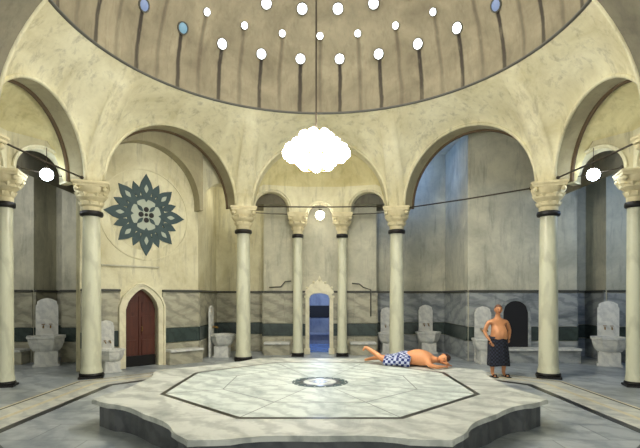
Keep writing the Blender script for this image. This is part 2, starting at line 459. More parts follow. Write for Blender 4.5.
# floor
bm = bmesh.new(); box(bm, 0, 8.5, -.1, 24, 23, .2)
obj('floor', bm, M['floor'], kind='structure')
SC = Vector((0, 8.48))
def octo(ap, c=SC, k=math.tan(PI/8)):
    b = ap*k; return [(c.x+x, c.y+y) for x, y in ((b, -ap), (ap, -b), (ap, b), (b, ap), (-b, ap), (-ap, b), (-ap, -b), (-b, -ap))]
def octring(bm, a0, a1, z0, z1, c=SC, mi=0):
    A = octo(a0, c); B = octo(a1, c)
    for i in range(8):
        j = (i+1) % 8
        prism(bm, [A[i], B[i], B[j], A[j]], z0, z1, mi)
for nm, a0, a1, m in (('trim_black_inlay', 4.63, 4.77, 'blackstone'), ('trim_pale_border', 4.77, 5.1, 'palestone'), ('trim_yellow_line', 5.1, 5.2, 'beige'), ('trim_pale_border', 5.2, 5.55, 'palestone'), ('trim_grey_line', 5.55, 5.6, 'mould'), ('trim_yellow_line', 5.6, 5.66, 'beige')):
    bm = bmesh.new(); octring(bm, a0, a1, 0, .006); obj(nm, bm, M[m], kind='structure')
# ------------------------------------------------------------------ marble platform
HS = .42
def scal(ap):
    """octagon with bracket-shaped (scalloped) sides"""
    V = octo(ap); out = []
    for i in range(8):
        a, b = Vector(V[i]), Vector(V[(i+1) % 8]); L = (b-a).length; d = (b-a)/L
        n = (SC-(a+b)/2).normalized()
        prof = [(0, 0), (.04, .03), (.1, .04), (.16, .075), (.2, .17), (.26, .24), (.33, .265), (.42, .26), (.5, .235), (.58, .26), (.67, .265), (.74, .24), (.8, .17), (.84, .075), (.9, .04), (.96, .03)]
        for s, o in prof: out.append(tuple(a+d*L*s+n*o*.72))
    return out
plat = thing('marble_platform', 'large low octagonal marble platform with scalloped edges in the middle of the hall', 'platform', (SC.x, SC.y, 0))
def rel(pts): return [(x-SC.x, y-SC.y) for x, y in pts]
Z0 = Vector((0, 0))
bm = bmesh.new(); prism(bm, rel(scal(3.36)), 0, HS-.07); obj('plinth', bm, M['slab_side'], plat)
bm = bmesh.new(); prism(bm, rel(scal(3.46)), HS-.07, HS-.002)
bmesh.ops.bevel(bm, geom=[e for e in bm.edges if all(abs(v.co.z-(HS-.002)) < 1e-4 for v in e.verts)], offset=.012, segments=2, affect='EDGES')
obj('top_slab', bm, M['slab'], plat)
bm = bmesh.new(); octring(bm, 2.48, 2.56, HS-.004, HS+.001, Z0); obj('inlay_line', bm, M['blackstone'], plat)
bm = bmesh.new(); prism(bm, octo(2.48, Z0), HS-.004, HS+.0008); obj('inner_panel', bm, M['slab_in'], plat)
bm = bmesh.new()
octring(bm, 1.62, 1.64, HS-.004, HS+.002, Z0)
V8 = octo(1.62, Z0); W8 = octo(2.48, Z0); c8 = octo(.58, Z0)
def bar2(bm, a, b, w, z0, z1):
    a, b = Vector(a), Vector(b); d = (b-a).normalized(); n = Vector((-d.y, d.x))*w/2
    prism(bm, [tuple(a-n), tuple(b-n), tuple(b+n), tuple(a+n)], z0, z1)
for i in range(8): bar2(bm, V8[i], W8[i], .016, HS-.004, HS+.002); bar2(bm, c8[i], V8[i], .012, HS-.004, HS+.002)
obj('joint_lines', bm, simple('grey joint line', (128, 134, 130), .6), plat)
bm = bmesh.new()
def star(n, r0, r1, rot=0): return [((r1 if i % 2 else r0)*math.cos(rot+PI*i/n), (r1 if i % 2 else r0)*math.sin(rot+PI*i/n)) for i in range(2*n)]
prism(bm, star(24, .52, .5), HS-.004, HS+.003, 0); prism(bm, star(12, .43, .34), HS, HS+.005, 1); prism(bm, star(24, .3, .3), HS, HS+.007, 2); prism(bm, star(8, .2, .09), HS, HS+.009, 1)
for i in range(16):
    a = 2*PI*(i+.5)/16; prism(bm, [(.47*math.cos(a)+.02*math.cos(b), .47*math.sin(a)+.02*math.sin(b)) for b in (0, PI/2, PI, 1.5*PI)], HS, HS+.005, 2)
obj('rosette', bm, [M['medal'], M['blackstone'], M['slab']], plat)
# ------------------------------------------------------------------ columns
def column_proto(name, small):
    t = bpy.data.objects.new(name, None); C.objects.link(t)
    r = .155 if small else .215
    bm = bmesh.new(); box(bm, 0, 0, .025, r*2.6, r*2.6, .05, .008); lathe(bm, [(r*1.26, .05), (r*1.33, .08), (r*1.26, .115), (r*1.1, .125), (r*1.02, .13)], 24)
    obj('base', bm, M['black'], t); auto_smooth(t.children[-1])
    bm = bmesh.new(); lathe(bm, [(r*1.16, .12), (r*1.15, .2), (r*1.07, .24), (r*1.05, .3), (r*1.02, .9), (r, 2.0), (r*.94, 3.2), (r*.9, 3.96)], 24, close=False)
    obj('shaft', bm, M['shaft'], t, smooth=True)
    bm = bmesh.new(); lathe(bm, [(r*.88, 3.93), (r*1.2, 3.945), (r*1.26, 3.99), (r*1.2, 4.05), (r*.9, 4.07)], 24); obj('collar', bm, M['black'], t, smooth=True)
    W = .30 if small else .36
    bm = bmesh.new()
    lathe(bm, [(r*.95, 4.05), (r*1.05, 4.10), (r*1.02, 4.16), (r*1.2, 4.2), (r*1.25, 4.27), (r*1.15, 4.29), (W*.92, 4.38), (W*.95, 4.43), (W*.85, 4.45), (W*1.08, 4.56), (W*1.1, 4.62)], 16, rot=PI/16)
    # lozenge facets round the bell and corner volutes
    for i in range(8):
        a = 2*PI*i/8
        for z, rr, s in ((4.23, r*1.2, .05), (4.42, W*.93, .07)):
            aa = a+(PI/8 if z > 4.3 else 0)
            bmesh.ops.create_cone(bm, segments=4, radius1=s, radius2=.0, depth=.1, matrix=Matrix.Translation((rr*math.cos(aa), rr*math.sin(aa), z)) @ Matrix.Rotation(aa, 4, 'Z') @ Matrix.Rotation(PI, 4, 'X'), cap_ends=True)
    for i in range(4):
        a = PI/4+PI/2*i; ball(bm, (W*1.2*math.cos(a), W*1.2*math.sin(a), 4.56), .06, 10)
    cp_ = obj('capital', bm, M['capital'], t); auto_smooth(cp_, 30)
    bm = bmesh.new(); box(bm, 0, 0, 4.65, W*2.1, W*2.1, .07, .01); box(bm, 0, 0, 4.71, W*2.25, W*2.25, .07, .015)
    obj('abacus', bm, M['capital'], cp_)
    return t
colb = column_proto('stone_column', False); cols = column_proto('slender_column', True)
def place(proto, first, loc, rz, label, cat, group=None):
    o = proto if first else copy_tree(proto)
    o.location = loc; o.rotation_euler = (0, 0, rz)
    for k_ in ('label', 'category', 'group'):
        if k_ in o: del o[k_]
    tag(o, label, cat, group); return o
angA = math.atan2(3.1, 3.21)
for i, (p, rz, lb) in enumerate((
    (PA, .38, 'thick cream marble column just left of the pointed wooden door'),
    (PB, .2, 'thick cream marble column between the medallion bay and the back arcade'),
    (PC, -.2, 'thick cream marble column behind the lying bather, right of the back arcade'),
    (PD, -.38, 'thick cream marble column just right of the standing bather'))):
    place(colb, i == 0, (p.x, p.y, 0), rz, lb, 'column', 'thick columns carrying the dome')
for p, rz, lb in ((PE, 0, 'near thick column at the right entrance arch, beyond the picture edge'), (PF, 0, 'near thick column at the left entrance arch, beyond the picture edge')):
    place(colb, False, (p.x, p.y, 0), rz, lb, 'column', 'thick columns carrying the dome')
for i, (x, y, rz, lb) in enumerate((
    (-.74, 15.5, 0, 'slender column left of the small arched doorway in the back arcade'),
    (.74, 15.5, 0, 'slender column right of the small arched doorway in the back arcade'),
    (-6.93, 10.25, .3, 'slender column at the left edge of the picture, left of the cool globe lamp'),
    (6.93, 10.25, -.3, 'slender column at the right edge of the picture, right of the cool globe lamp'))):
    place(cols, i == 0, (x, y, 0), rz, lb, 'column', 'slender arcade columns')
# blind arch on the medallion wall, low vaults behind the arcades
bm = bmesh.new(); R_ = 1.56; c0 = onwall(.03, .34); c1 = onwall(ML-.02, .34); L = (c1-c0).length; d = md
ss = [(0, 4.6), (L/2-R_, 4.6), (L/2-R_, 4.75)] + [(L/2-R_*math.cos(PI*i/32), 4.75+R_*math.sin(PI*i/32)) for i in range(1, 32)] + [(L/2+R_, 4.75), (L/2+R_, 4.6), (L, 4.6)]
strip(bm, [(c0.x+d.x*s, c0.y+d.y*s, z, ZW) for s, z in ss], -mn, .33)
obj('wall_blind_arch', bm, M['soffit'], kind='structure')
def low_vault(x0, x1, y0, y1, z0, rise, along):
    bm = bmesh.new(); n = 16; A = []
    for i in range(n+1):
        t = i/n; h = z0+rise*math.sin(PI*t)
        if along == 'x': A.append([(x0, lerp(y0, y1, t), h), (x1, lerp(y0, y1, t), h)])
        else: A.append([(lerp(x0, x1, t), y0, h), (lerp(x0, x1, t), y1, h)])
    vs = [[bm.verts.new(p) for p in a]+[bm.verts.new((p[0], p[1], 6.6)) for p in a] for a in A]
    for p, q in zip(vs, vs[1:]):
        bm.faces.new((p[0], p[1], q[1], q[0])); bm.faces.new((p[0], q[0], q[2], p[2])); bm.faces.new((p[1], q[1], q[3], p[3]))
    for p in (vs[0], vs[-1]): bm.faces.new((p[0], p[1], p[3], p[2]))
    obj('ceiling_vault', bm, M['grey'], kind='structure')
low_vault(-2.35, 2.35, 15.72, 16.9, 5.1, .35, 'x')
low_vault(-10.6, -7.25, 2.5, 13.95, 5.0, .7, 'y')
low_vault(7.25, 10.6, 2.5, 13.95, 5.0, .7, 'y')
# small transverse arch closing the recess right of the medallion wall
bm = bmesh.new(); a, b = Vector((-3.8, 14.43)), Vector((-2.5, 14.98)); L = (b-a).length; d = (b-a)/L; n = Vector((-d.y, d.x)); R_ = .52
ss = [(0, 4.7), (L/2-R_, 4.7)] + [(L/2-R_*math.cos(PI*i/16), 4.9+R_*1.25*math.sin(PI*i/16)) for i in range(17)] + [(L/2+R_, 4.7), (L, 4.7)]
strip(bm, [(a.x+d.x*s, a.y+d.y*s, z, ZW) for s, z in ss], n, .4)
obj('wall_transverse_arch', bm, M['plaster'], kind='structure')
# ------------------------------------------------------------------ tie rods
def rod(a, b, lb, r=.022):
    a, b = Vector(a), Vector(b); t = thing('tie_rod', lb, 'tie rod', tuple(a), 0, 'iron tie rods between the capitals')
    bm = bmesh.new(); tube(bm, [(0, 0, 0), tuple((b-a)/2 + Vector((0, 0, -.015))), tuple(b-a)], r, 8); obj('bar', bm, M['iron'], t, True)
    for s in (.0, 1.0):
        q = (b-a)*s; bm = bmesh.new(); ball(bm, q, .045, 10); obj('end_knob', bm, M['iron'], t, True)
def trim_ends(P, Q, e=.42):
    d = (Q-P).normalized(); return P+d*e, Q-d*e
for P, Q, z, lb in ((PF, PA, 4.79, 'long iron tie rod slanting across the left big arch at the picture edge'),
                    (PE, PD, 4.79, 'long iron tie rod slanting across the right big arch at the picture edge'),
                    (PC, PD, 4.70, 'iron tie rod across the big arch over the standing bather'),
                    (PB, PC, 4.79, 'long thin iron tie rod across the big back arch above the doorway')):
    a, b = trim_ends(P, Q); rod((a.x, a.y, z), (b.x, b.y, z), lb, .02)
for a, b, z, lb in (((-2.3, 15.08), (-.98, 15.46), 4.72, 'short iron tie rod in the left small arch of the back arcade'),
                    ((.98, 15.46), (2.3, 15.08), 4.72, 'short iron tie rod in the right small arch of the back arcade'),
                    ((-6.82, 10.5), (-6.2, 11.4), 4.9, 'short iron tie rod behind the left cool globe lamp'),
                    ((6.82, 10.5), (6.2, 11.4), 4.9, 'short iron tie rod behind the right cool globe lamp')):
    rod((a[0], a[1], z), (b[0], b[1], z), lb, .014)
# ------------------------------------------------------------------ medallion, niche arcs
rzm = math.atan2(md.y, md.x)
q = onwall(1.75, .0); med = thing('wall_medallion', 'large dark slate sunburst medallion on the plaster above the pointed door', 'medallion', (q.x, q.y, 4.31), rzm)
def leafshape(bm, ang, r0, r1, w, y0, y1, mi=0):
    ca, sa = math.cos(ang), math.sin(ang); pts = []
    P_ = [(r0, 0), (lerp(r0, r1, .22), w*.62), (lerp(r0, r1, .48), w), (lerp(r0, r1, .7), w*.72), (r1, 0), (lerp(r0, r1, .7), -w*.72), (lerp(r0, r1, .48), -w), (lerp(r0, r1, .22), -w*.62)]
    A = [bm.verts.new((r*ca-t*sa, y0, r*sa+t*ca)) for r, t in P_]; B = [bm.verts.new((r*ca-t*sa, y1, r*sa+t*ca)) for r, t in P_]
    bm.faces.new(A).material_index = mi; bm.faces.new(B).material_index = mi
    for i in range(8): bm.faces.new((A[i], A[(i+1) % 8], B[(i+1) % 8], B[i])).material_index = mi
def disc(bm, r, y0, y1, n=40, cx=0, cz=0, r2=0, mi=0):
    def ring(rr, y): return [bm.verts.new((cx+rr*math.cos(2*PI*i/n), y, cz+rr*math.sin(2*PI*i/n))) for i in range(n)]
    a, b = ring(r, y0), ring(r, y1)
    if r2:
        c, d_ = ring(r2, y0), ring(r2, y1)
        for X, Y in ((a, b), (c, d_), (a, c), (b, d_)):
            for i in range(n): bm.faces.new((X[i], X[(i+1) % n], Y[(i+1) % n], Y[i])).material_index = mi
    else:
        bm.faces.new(a).material_index = mi; bm.faces.new(b).material_index = mi
        for i in range(n): bm.faces.new((a[i], a[(i+1) % n], b[(i+1) % n], b[i])).material_index = mi
bm = bmesh.new()
disc(bm, 1.3, 0, -.02, 64, r2=1.27); disc(bm, 1.02, 0, -.004, 64)
obj('plaster_ring', bm, M['plaster'], med)
bm = bmesh.new()
for i in range(16):
    a = PI/2+2*PI*i/16; big = i % 2 == 0
    leafshape(bm, a, .36 if big else .5, (1.17 if i % 4 == 0 else 1.1) if big else .98, .2 if big else .115, -.004, -.03)
disc(bm, .56, -.004, -.024, 32, r2=.44)
obj('leaf_rays', bm, M['medal'], med)
bm = bmesh.new(); disc(bm, .44, -.002, -.02, 32)
for i in range(8):
    a = PI/2+2*PI*i/8; leafshape(bm, a, .62, .86, .06, -.02, -.036)
obj('pale_ground', bm, M['medal_light'], med)
bm = bmesh.new()
for i in range(4):
    a = PI/2*i; disc(bm, .075, -.02, -.034, 10, .15*math.cos(a), .15*math.sin(a)); leafshape(bm, a+PI/4, .12, .38, .055, -.02, -.032, 1)
disc(bm, .05, -.02, -.034, 10)
obj('centre_flower', bm, [M['black'], M['medal']], med)
# ledge line above door
bm = bmesh.new(); a = onwall(.55, .02); b = onwall(2.1, .02); c = (a+b)/2
box(bm, c.x, c.y, 2.83, 1.6, .05, .04, .006, rzm)
obj('trim_ledge', bm, M['plaster_low'], kind='structure')
# ------------------------------------------------------------------ pointed wooden door
q = onwall(SD); dr = thing('door_1', None, None, (q.x, q.y, 0), rzm); dr['kind'] = 'structure'
def arch_frame(bm, prof_in, wd, y0, y1, mi=0):
    """frame around an opening profile in local xz; wd outward width"""
    P_ = [Vector((s, z)) for s, z in prof_in]; O = []
    for i, p in enumerate(P_):
        a = P_[max(i-1, 0)]; b = P_[min(i+1, len(P_)-1)]; d = (b-a)
        d = d.normalized() if d.length > 0 else Vector((0, 1)); n = Vector((-d.y, d.x)); O.append(p+n*wd)
    O[0].y = 0; O[-1].y = 0; O[0].x = P_[0].x-wd; O[-1].x = P_[-1].x+wd
    vs = [[bm.verts.new((v.x, y, v.y)) for v in X] for X in (P_, O) for y in (y0, y1)]
    a, b, c, d = vs
    for i in range(len(P_)-1):
        for X, Y in ((a, b), (c, d), (a, c), (b, d)): bm.faces.new((X[i], X[i+1], Y[i+1], Y[i])).material_index = mi
    for i in (0, -1): bm.faces.new((a[i], b[i], d[i], c[i])).material_index = mi
pr = door_profile('pointed', 0, .47, 2.2, 1.62)
bm = bmesh.new(); arch_frame(bm, pr, .16, .28, -.09); arch_frame(bm, [(s*1.3, z*1.055 if z else 0) for s, z in pr], .05, 0, -.14)
obj('door_frame', bm, M['frame'], dr)
bm = bmesh.new()
def face_prism(bm, pts, y0, y1):
    A = [bm.verts.new((x, y0, z)) for x, z in pts]; B = [bm.verts.new((x, y1, z)) for x, z in pts]; n = len(pts)
    bm.faces.new(A); bm.faces.new(B)
    for i in range(n): bm.faces.new((A[i], A[(i+1) % n], B[(i+1) % n], B[i]))
face_prism(bm, [(s*.995, z) for s, z in pr], .16, .2)
for x in (-.23, .23):
    for z, h in ((.45, .6), (1.15, .55), (1.68, .3)):
        box(bm, x, .15, z, .32, .03, h, .008)
box(bm, 0, .145, 1.0, .03, .03, 2.0)
obj('door_leaf', bm, M['wood'], dr)
leaf = [c for c in dr.children if c.name.startswith('door_leaf')][0]
bm = bmesh.new(); box(bm, 0, .11, .16, .9, .03, .3); obj('foot_shade_strip', bm, M['black'], leaf)  # black strip put where the door's foot lies in shadow
bm = bmesh.new(); tube(bm, [(.06, .14, 1.0), (.06, .08, 1.0), (.06, .08, 1.12), (.06, .14, 1.12)], .012, 6); obj('door_handle', bm, M['brass'], leaf)
# ------------------------------------------------------------------ central doorway
dc = thing('door_2', None, None, (-.02, 16.1, 0)); dc['kind'] = 'structure'
pr2 = door_profile('round', 0, .35, 2.1, 1.95)
bm = bmesh.new(); arch_frame(bm, pr2, .13, .3, -.1)
box(bm, -.42, -.07, .1, .2, .16, .2, .01); box(bm, .42, -.07, .1, .2, .16, .2, .01)
box(bm, -.42, -.07, 1.98, .2, .16, .08, .01); box(bm, .42, -.07, 1.98, .2, .16, .08, .01)
obj('door_frame', bm, M['frame'], dc)
bm = bmesh.new()
crest = []
for i in range(41):
    x = -1+2*i/40; z = 2.12+.42*(1-abs(x)**1.5)**.8 + .035*abs(math.sin(x*PI*4))
    crest.append((x*.5, z))
inn = [(x*.36/.5, 1.99+.13*math.sqrt(max(0, 1-(x/.5)**2))) for x, z in crest[::-1]]
A = [bm.verts.new((x, -.11, z)) for x, z in crest]; B = [bm.verts.new((x, -.11, z)) for x, z in inn[::-1]]
A2 = [bm.verts.new((x, -.02, z)) for x, z in crest]; B2 = [bm.verts.new((x, -.02, z)) for x, z in inn[::-1]]
for i in range(40):
    for X, Y in ((A, B), (A2, B2), (A, A2), (B, B2)): bm.faces.new((X[i], X[i+1], Y[i+1], Y[i]))
for x in (-.42, -.2, 0, .2, .42): ball(bm, (x, -.1, 2.2+.36*(1-abs(x/.5)**1.5)), .05, 8)
lathe(bm, [(.05, 2.5), (.03, 2.56), (.055, 2.6), (.02, 2.68), (.0, 2.72)], 10, c=(0, -.07, 0))
obj('carved_crest', bm, M['frame'], dc)
# room beyond
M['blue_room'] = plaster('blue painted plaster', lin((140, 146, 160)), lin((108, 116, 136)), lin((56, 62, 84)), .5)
bm = bmesh.new()
for a in ((-1.9, 18.6, .05, 3.9), ):
    box(bm, -1.7, 18.3, 1.4, .1, 3.8, 2.8); box(bm, 1.7, 18.3, 1.4, .1, 3.8, 2.8); box(bm, 0, 20.15, 1.4, 3.5, .1, 2.8); box(bm, 0, 18.3, 2.85, 3.5, 3.8, .1)
obj('wall_blue_room', bm, M['blue_room'], kind='structure')
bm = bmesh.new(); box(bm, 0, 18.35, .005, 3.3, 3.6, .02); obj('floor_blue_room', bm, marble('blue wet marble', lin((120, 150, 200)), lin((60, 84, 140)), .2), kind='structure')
bench2 = bmesh.new(); box(bench2, 0, 19.6, .42, 2.6, .6, .08, .01); box(bench2, 0, 19.65, .2, 2.4, .45, .38)
tag(obj('stone_bench', bench2, M['blue_room']), 'low stone bench seen through the small arched doorway, at its far wall', 'bench')
bm = bmesh.new(); box(bm, 0, 20.06, 1.35, 2.9, .07, .5, .01); obj('trim_blue_room_band', bm, M['dark'], kind='structure')
# ------------------------------------------------------------------ benches & wash basins
def bench(a, b, lb, m='wains', dep=.5, h=.44):
    a, b = Vector(a), Vector(b); L = (b-a).length; c = (a+b)/2; rz = math.atan2((b-a).y, (b-a).x)
    t = thing('marble_bench', lb, 'bench', (c.x, c.y, 0), rz, 'marble benches along the walls')
    bm = bmesh.new(); box(bm, 0, 0, h-.035, L, dep, .07, .012); obj('seat_slab', bm, M['basin'], t)
    bm = bmesh.new(); n = max(1, round(L/1.0))
    for i in range(n): box(bm, -L/2+L*(i+.5)/n, .02, (h-.07)/2, L/n-.01, dep-.1, h-.07, .004)
    obj('front_panel', bm, M[m], t)
def wallbench(a, b, lb, m='wains', dep=.5, s0=.05, s1=None):
    a, b = Vector(a), Vector(b); L = (b-a).length; d = (b-a)/L; n = Vector((d.y, -d.x))
    s1 = L-.05 if s1 is None else s1
    off = n*(dep/2+.07); bench(a+d*s0+off, a+d*s1+off, lb, m, dep)
wallbench(p_left[1], p_left[2], 'marble bench in the far left side bay, left of the tall wash basin', s0=.7)
wallbench(p_ml[0], p_ml[1], 'marble bench right of the pointed door under the grey wainscot', s0=SD+.66, s1=ML-.05, dep=.38)
wallbench(p_c[1], p_c[2], 'marble bench in the back arcade left of the small doorway', s0=.05, s1=.93, dep=.4)
wallbench(p_c[1], p_c[2], 'marble bench in the back arcade right of the small doorway', s0=2.97, s1=3.85, dep=.4)
wallbench(p_r[2], p_r[3], 'long marble bench behind the standing bather', 'wains_blue', s0=.95, s1=3.2)
wallbench(p_rr[3], p_rr[4], 'marble bench in the far right side bay beside the picture edge', 'wains_blue', s0=.3, s1=1.7)
def basin_proto():
    t = bpy.data.objects.new('wash_basin', None); C.objects.link(t)
    bm = bmesh.new(); box(bm, 0, .02, .19, .5, .46, .38, .02); box(bm, 0, .02, .03, .58, .54, .06, .012); box(bm, 0, -.215, .2, .3, .02, .2, .008); obj('pedestal', bm, M['basin'], t)
    bm = bmesh.new(); lathe(bm, [(.3, .38), (.37, .46), (.42, .6), (.43, .68), (.46, .7), (.46, .75), (.38, .75), (.35, .62), (.22, .5), (.02, .49)], 8, rot=PI/8, sy=.88); o_ = obj('bowl', bm, M['basin'], t)
    bm = bmesh.new(); pts = [(-.25, 0), (.25, 0), (.25, 1.5), (.22, 1.53), (.22, 1.6), (.12, 1.66), (0, 1.69), (-.12, 1.66), (-.22, 1.6), (-.22, 1.53), (-.25, 1.5)]
    box(bm, 0, .35, 1.0, .36, .02, .3, .006)
    face_prism(bm, pts, .36, .42)
    disc(bm, .1, .36, .345, 16, 0, 1.25, r2=.08)
    stl = obj('back_stele', bm, M['basin'], t)
    for s in (-.08, .08):
        bm = bmesh.new(); tube(bm, [(s, .36, .98), (s, .22, .98), (s, .18, .93)], .017, 8); 
        tube(bm, [(s-.04, .28, 1.02), (s+.04, .28, 1.02)], .009, 6); obj('tap', bm, M['brass'], stl, True)
    return t
bp = basin_proto()
def pxp(x, d): return ((x-320)*d/465, d)
for i, (x, y, rz, sc, lb) in enumerate((
    (-7.85, 13.35, .5, 1.15, 'large white wash basin with tall back stele in the far left side bay'),
    (onwall(.62, .42).x, onwall(.62, .42).y, rzm, .8, 'small wash basin between the thick left column and the pointed door'),
    (-3.2, 15.35, PI/2, 1.0, 'white wash basin right of the medallion wall, left of the back arcade'),
    (2.42, 16.38, 0, .95, 'wash basin close behind the thick column right of the back arcade'),
    (3.8, 16.36, 0, 1.0, 'wash basin in the recess above the lying bather'),
    (4.95, 13.76, 0, 1.0, 'wash basin standing left of the standing bather'),
    (8.3, 13.35, -.5, 1.1, 'wash basin in the far right side bay near the picture edge'))):
    o = place(bp, i == 0, (x, y, 0), rz, lb, 'wash basin', 'marble wash basins'); o.scale = (sc, sc, sc)
# water pipes on the back walls
def pipe(pts, lb):
    t = bmesh.new(); tube(t, pts, .022, 8); tag(obj('wall_pipe', t, M['mould'], None, True), lb, 'pipe', 'water pipes on the walls')
pipe([(-1.75, 16.02, 2.3), (-1.35, 16.02, 2.32), (-1.2, 16.02, 2.5), (-1.0, 16.02, 2.52)], 'bent water pipe on the wall left of the small doorway')
pipe([(1.75, 16.02, 1.3), (1.75, 16.02, 2.22), (1.5, 16.02, 2.3), (1.35, 16.02, 2.42), (1.1, 16.02, 2.44)], 'bent water pipe on the wall right of the small doorway')
# dark arched panel and frame put for a dark mass behind the standing bather
dn = thing('dark_arch', None, None, (5.98, 14.3, 0)); dn['kind'] = 'structure'
bm = bmesh.new(); prn = door_profile('round', 0, .38, 1.85, 1.5); arch_frame(bm, prn, .09, -.02, -.1); obj('door_frame', bm, M['wains_blue'], dn)  # frame of the dark arched panel put for the dark mass
bm = bmesh.new(); face_prism(bm, prn, -.055, -.075); obj('door_leaf', bm, M['dark'], dn)  # dark arched panel put for the dark mass
# ------------------------------------------------------------------ skylights
def skylight_proto(r):
    t = bpy.data.objects.new('dome_skylight', None); C.objects.link(t)
    bm = bmesh.new(); lathe(bm, [(r, .0), (r*1.22, .0), (r*1.22, .035), (r, .035), (r, 0)], 12, close=False); obj('rim', bm, M['mould'], t)
    bm = bmesh.new(); lathe(bm, [(r*1.02, .0), (r*.9, .03), (r*.55, .06), (r*.02, .07)], 12); obj('glass', bm, M['sky_w'], t, True)
    return t
ORD = ['', 'nearest', 'second', 'third', 'fourth', 'fifth', 'sixth', 'seventh']
for ri, (al, r, off, nmax) in enumerate(((ALPH[0], .125, .5, 5), (ALPH[1], .085, 0, 5), (ALPH[2], .13, .5, 4))):
    pro = skylight_proto(r); first = True
    for kk in range(-nmax, nmax+1):
        if off and kk == 0: continue
        if off: u = (abs(kk)-.5)*(1 if kk > 0 else -1)
        else: u = kk
        ph = u*2*PI/NH; a = math.radians(al)
        pos = Vector((RIM*math.cos(a)*math.sin(ph), RIM*math.cos(a)*math.cos(ph), ZR+HD*math.sin(a)))
        nrm = -Vector((pos.x/RIM**2, pos.y/RIM**2, (pos.z-ZR)/HD**2)).normalized()
        pos = pos + Vector((CX, CY, 0)) + nrm*.005
        side = 'left' if u < 0 else 'right'; n_ = abs(kk)
        rn = ('lowest', 'middle', 'upper')[ri]; sz = 'large' if ri != 1 else 'small'
        glow = 'dim blue' if (ri == 0 and kk in (-4, -5, 5)) else 'bright white'
        if n_ == 0: lb = f'small {glow} round skylight of the middle dome ring, directly behind the chandelier rod'
        else: lb = f'{sz} {glow} round skylight of the {rn} dome ring, {ORD[n_]} {side} of the chandelier rod'
        o = place(pro, first, tuple(pos), 0, lb, 'skylight', 'round skylights in the dome'); first = False
        o.rotation_mode = 'QUATERNION'; o.rotation_quaternion = nrm.to_track_quat('Z', 'Y')
        for ch in o.children:
            if ch.name.startswith('glass'):
                ch.material_slots[0].link = 'OBJECT'
                ch.material_slots[0].material = M['sky_w'] if glow != 'dim blue' else (M['sky_b'] if kk == -4 else M['sky_m'])
# ------------------------------------------------------------------ lamps
def globe(x, y, z, r, m, ztop, lb):
    t = thing('globe_lamp', lb, 'lamp', (x, y, z), 0, 'hanging globe lamps')
    bm = bmesh.new(); ball(bm, (0, 0, 0), r, 20); obj('glass_globe', bm, m, t, True)
    bm = bmesh.new(); lathe(bm, [(r*.5, r*.86), (r*.5, r*1.1), (r*.2, r*1.3), (.01, r*1.35)], 12); obj('cap', bm, M['iron'], t, True)
    bm = bmesh.new(); tube(bm, [(0, 0, r*1.3), (0, 0, ztop-z)], .008, 6); obj('cord', bm, M['iron'], t)
globe(0, 15.3, 4.66, .15, M['glass_c'], 5.07, 'warm white globe lamp hanging in the middle arch of the back arcade')
globe(-6.32, 10.75, 4.80, .14, M['glass_b'], 5.42, 'cool white globe lamp hanging in the arch at the left picture edge')
globe(6.32, 10.75, 4.80, .14, M['glass_b'], 5.42, 'cool white globe lamp hanging in the arch at the right picture edge')
ch = thing('chandelier', 'large glowing many-lamp chandelier hanging from the dome over the platform', 'chandelier', (-.07, CY, 4.62))
bm = bmesh.new(); tube(bm, [(0, 0, .1), (0, 0, ZR+HD-4.62)], .016, 8); obj('rod', bm, M['iron'], ch)
bm = bmesh.new(); lathe(bm, [(.01, -.2), (.06, -.14), (.03, -.06), (.09, .0), (.05, .1), (.03, .25), (.07, .32), (.03, .4)], 14)
for i in range(4):
    a = PI/4+i*PI/2; tube(bm, [(0, 0, .42), (.07*math.cos(a), .07*math.sin(a), .38), (.1*math.cos(a), .1*math.sin(a), .44)], .01, 6)
obj('stem', bm, M['brass'], ch, True)
bm = bmesh.new(); tube(bm, [(.42*math.cos(2*PI*i/32), .42*math.sin(2*PI*i/32), -.1) for i in range(32)], .014, 6, True); obj('ring', bm, M['brass'], ch, True)
arm0 = glb0 = None
for tier, (n, R, z) in enumerate(((14, .52, -.03), (10, .37, .1), (7, .24, .24), (6, .26, -.2))):
    for i in range(n):
        a = 2*PI*(i+.5*tier)/n; ca, sa = math.cos(a), math.sin(a)
        bm = bmesh.new(); tube(bm, [(.04*ca, .04*sa, z-.02), (R*.5*ca, R*.5*sa, z-.12), (R*.9*ca, R*.9*sa, z-.1), (R*ca, R*sa, z-.05)], .01, 6)
        lathe(bm, [(.01, z-.06), (.05, z-.05), (.05, z-.03)], 10, c=(R*ca, R*sa, 0)); obj('arm', bm, M['brass'], ch, True)
        bm = bmesh.new(); ball(bm, (R*ca, R*sa, z+.04), .105, 12, (1, 1, 1.15)); obj('glass_shade', bm, M['glass_w'], ch, True)
# ------------------------------------------------------------------ people
def skinned(chains, mats=None):
    """chains: list of [(co, r), ...] sharing coordinates where they join -> one evaluated mesh"""
    verts = []; rad = []; edges = []; idx = {}
    def vid(co, r):
        k_ = tuple(round(c, 4) for c in co)
        if k_ not in idx: idx[k_] = len(verts); verts.append(co); rad.append(r)
        return idx[k_]
    for chn in chains:
        ids = [vid(c, r) for c, r in chn]
        edges += [e for e in zip(ids, ids[1:])]
    me = bpy.data.meshes.new('tmp'); me.from_pydata(verts, edges, [])
    o = bpy.data.objects.new('tmp', me); C.objects.link(o)
    md_ = o.modifiers.new('s', 'SKIN'); md_.use_smooth_shade = True
    sv = me.skin_vertices[0].data
    for i, r in enumerate(rad):
        sv[i].radius = r if isinstance(r, tuple) else (r, r); sv[i].use_root = (i == 0)
    ss = o.modifiers.new('u', 'SUBSURF'); ss.levels = 2; ss.render_levels = 2
    dg = bpy.context.evaluated_depsgraph_get(); ev = o.evaluated_get(dg)
    res = bpy.data.meshes.new_from_object(ev); bm = bmesh.new(); bm.from_mesh(res)
    bpy.data.objects.remove(o)
    return bm
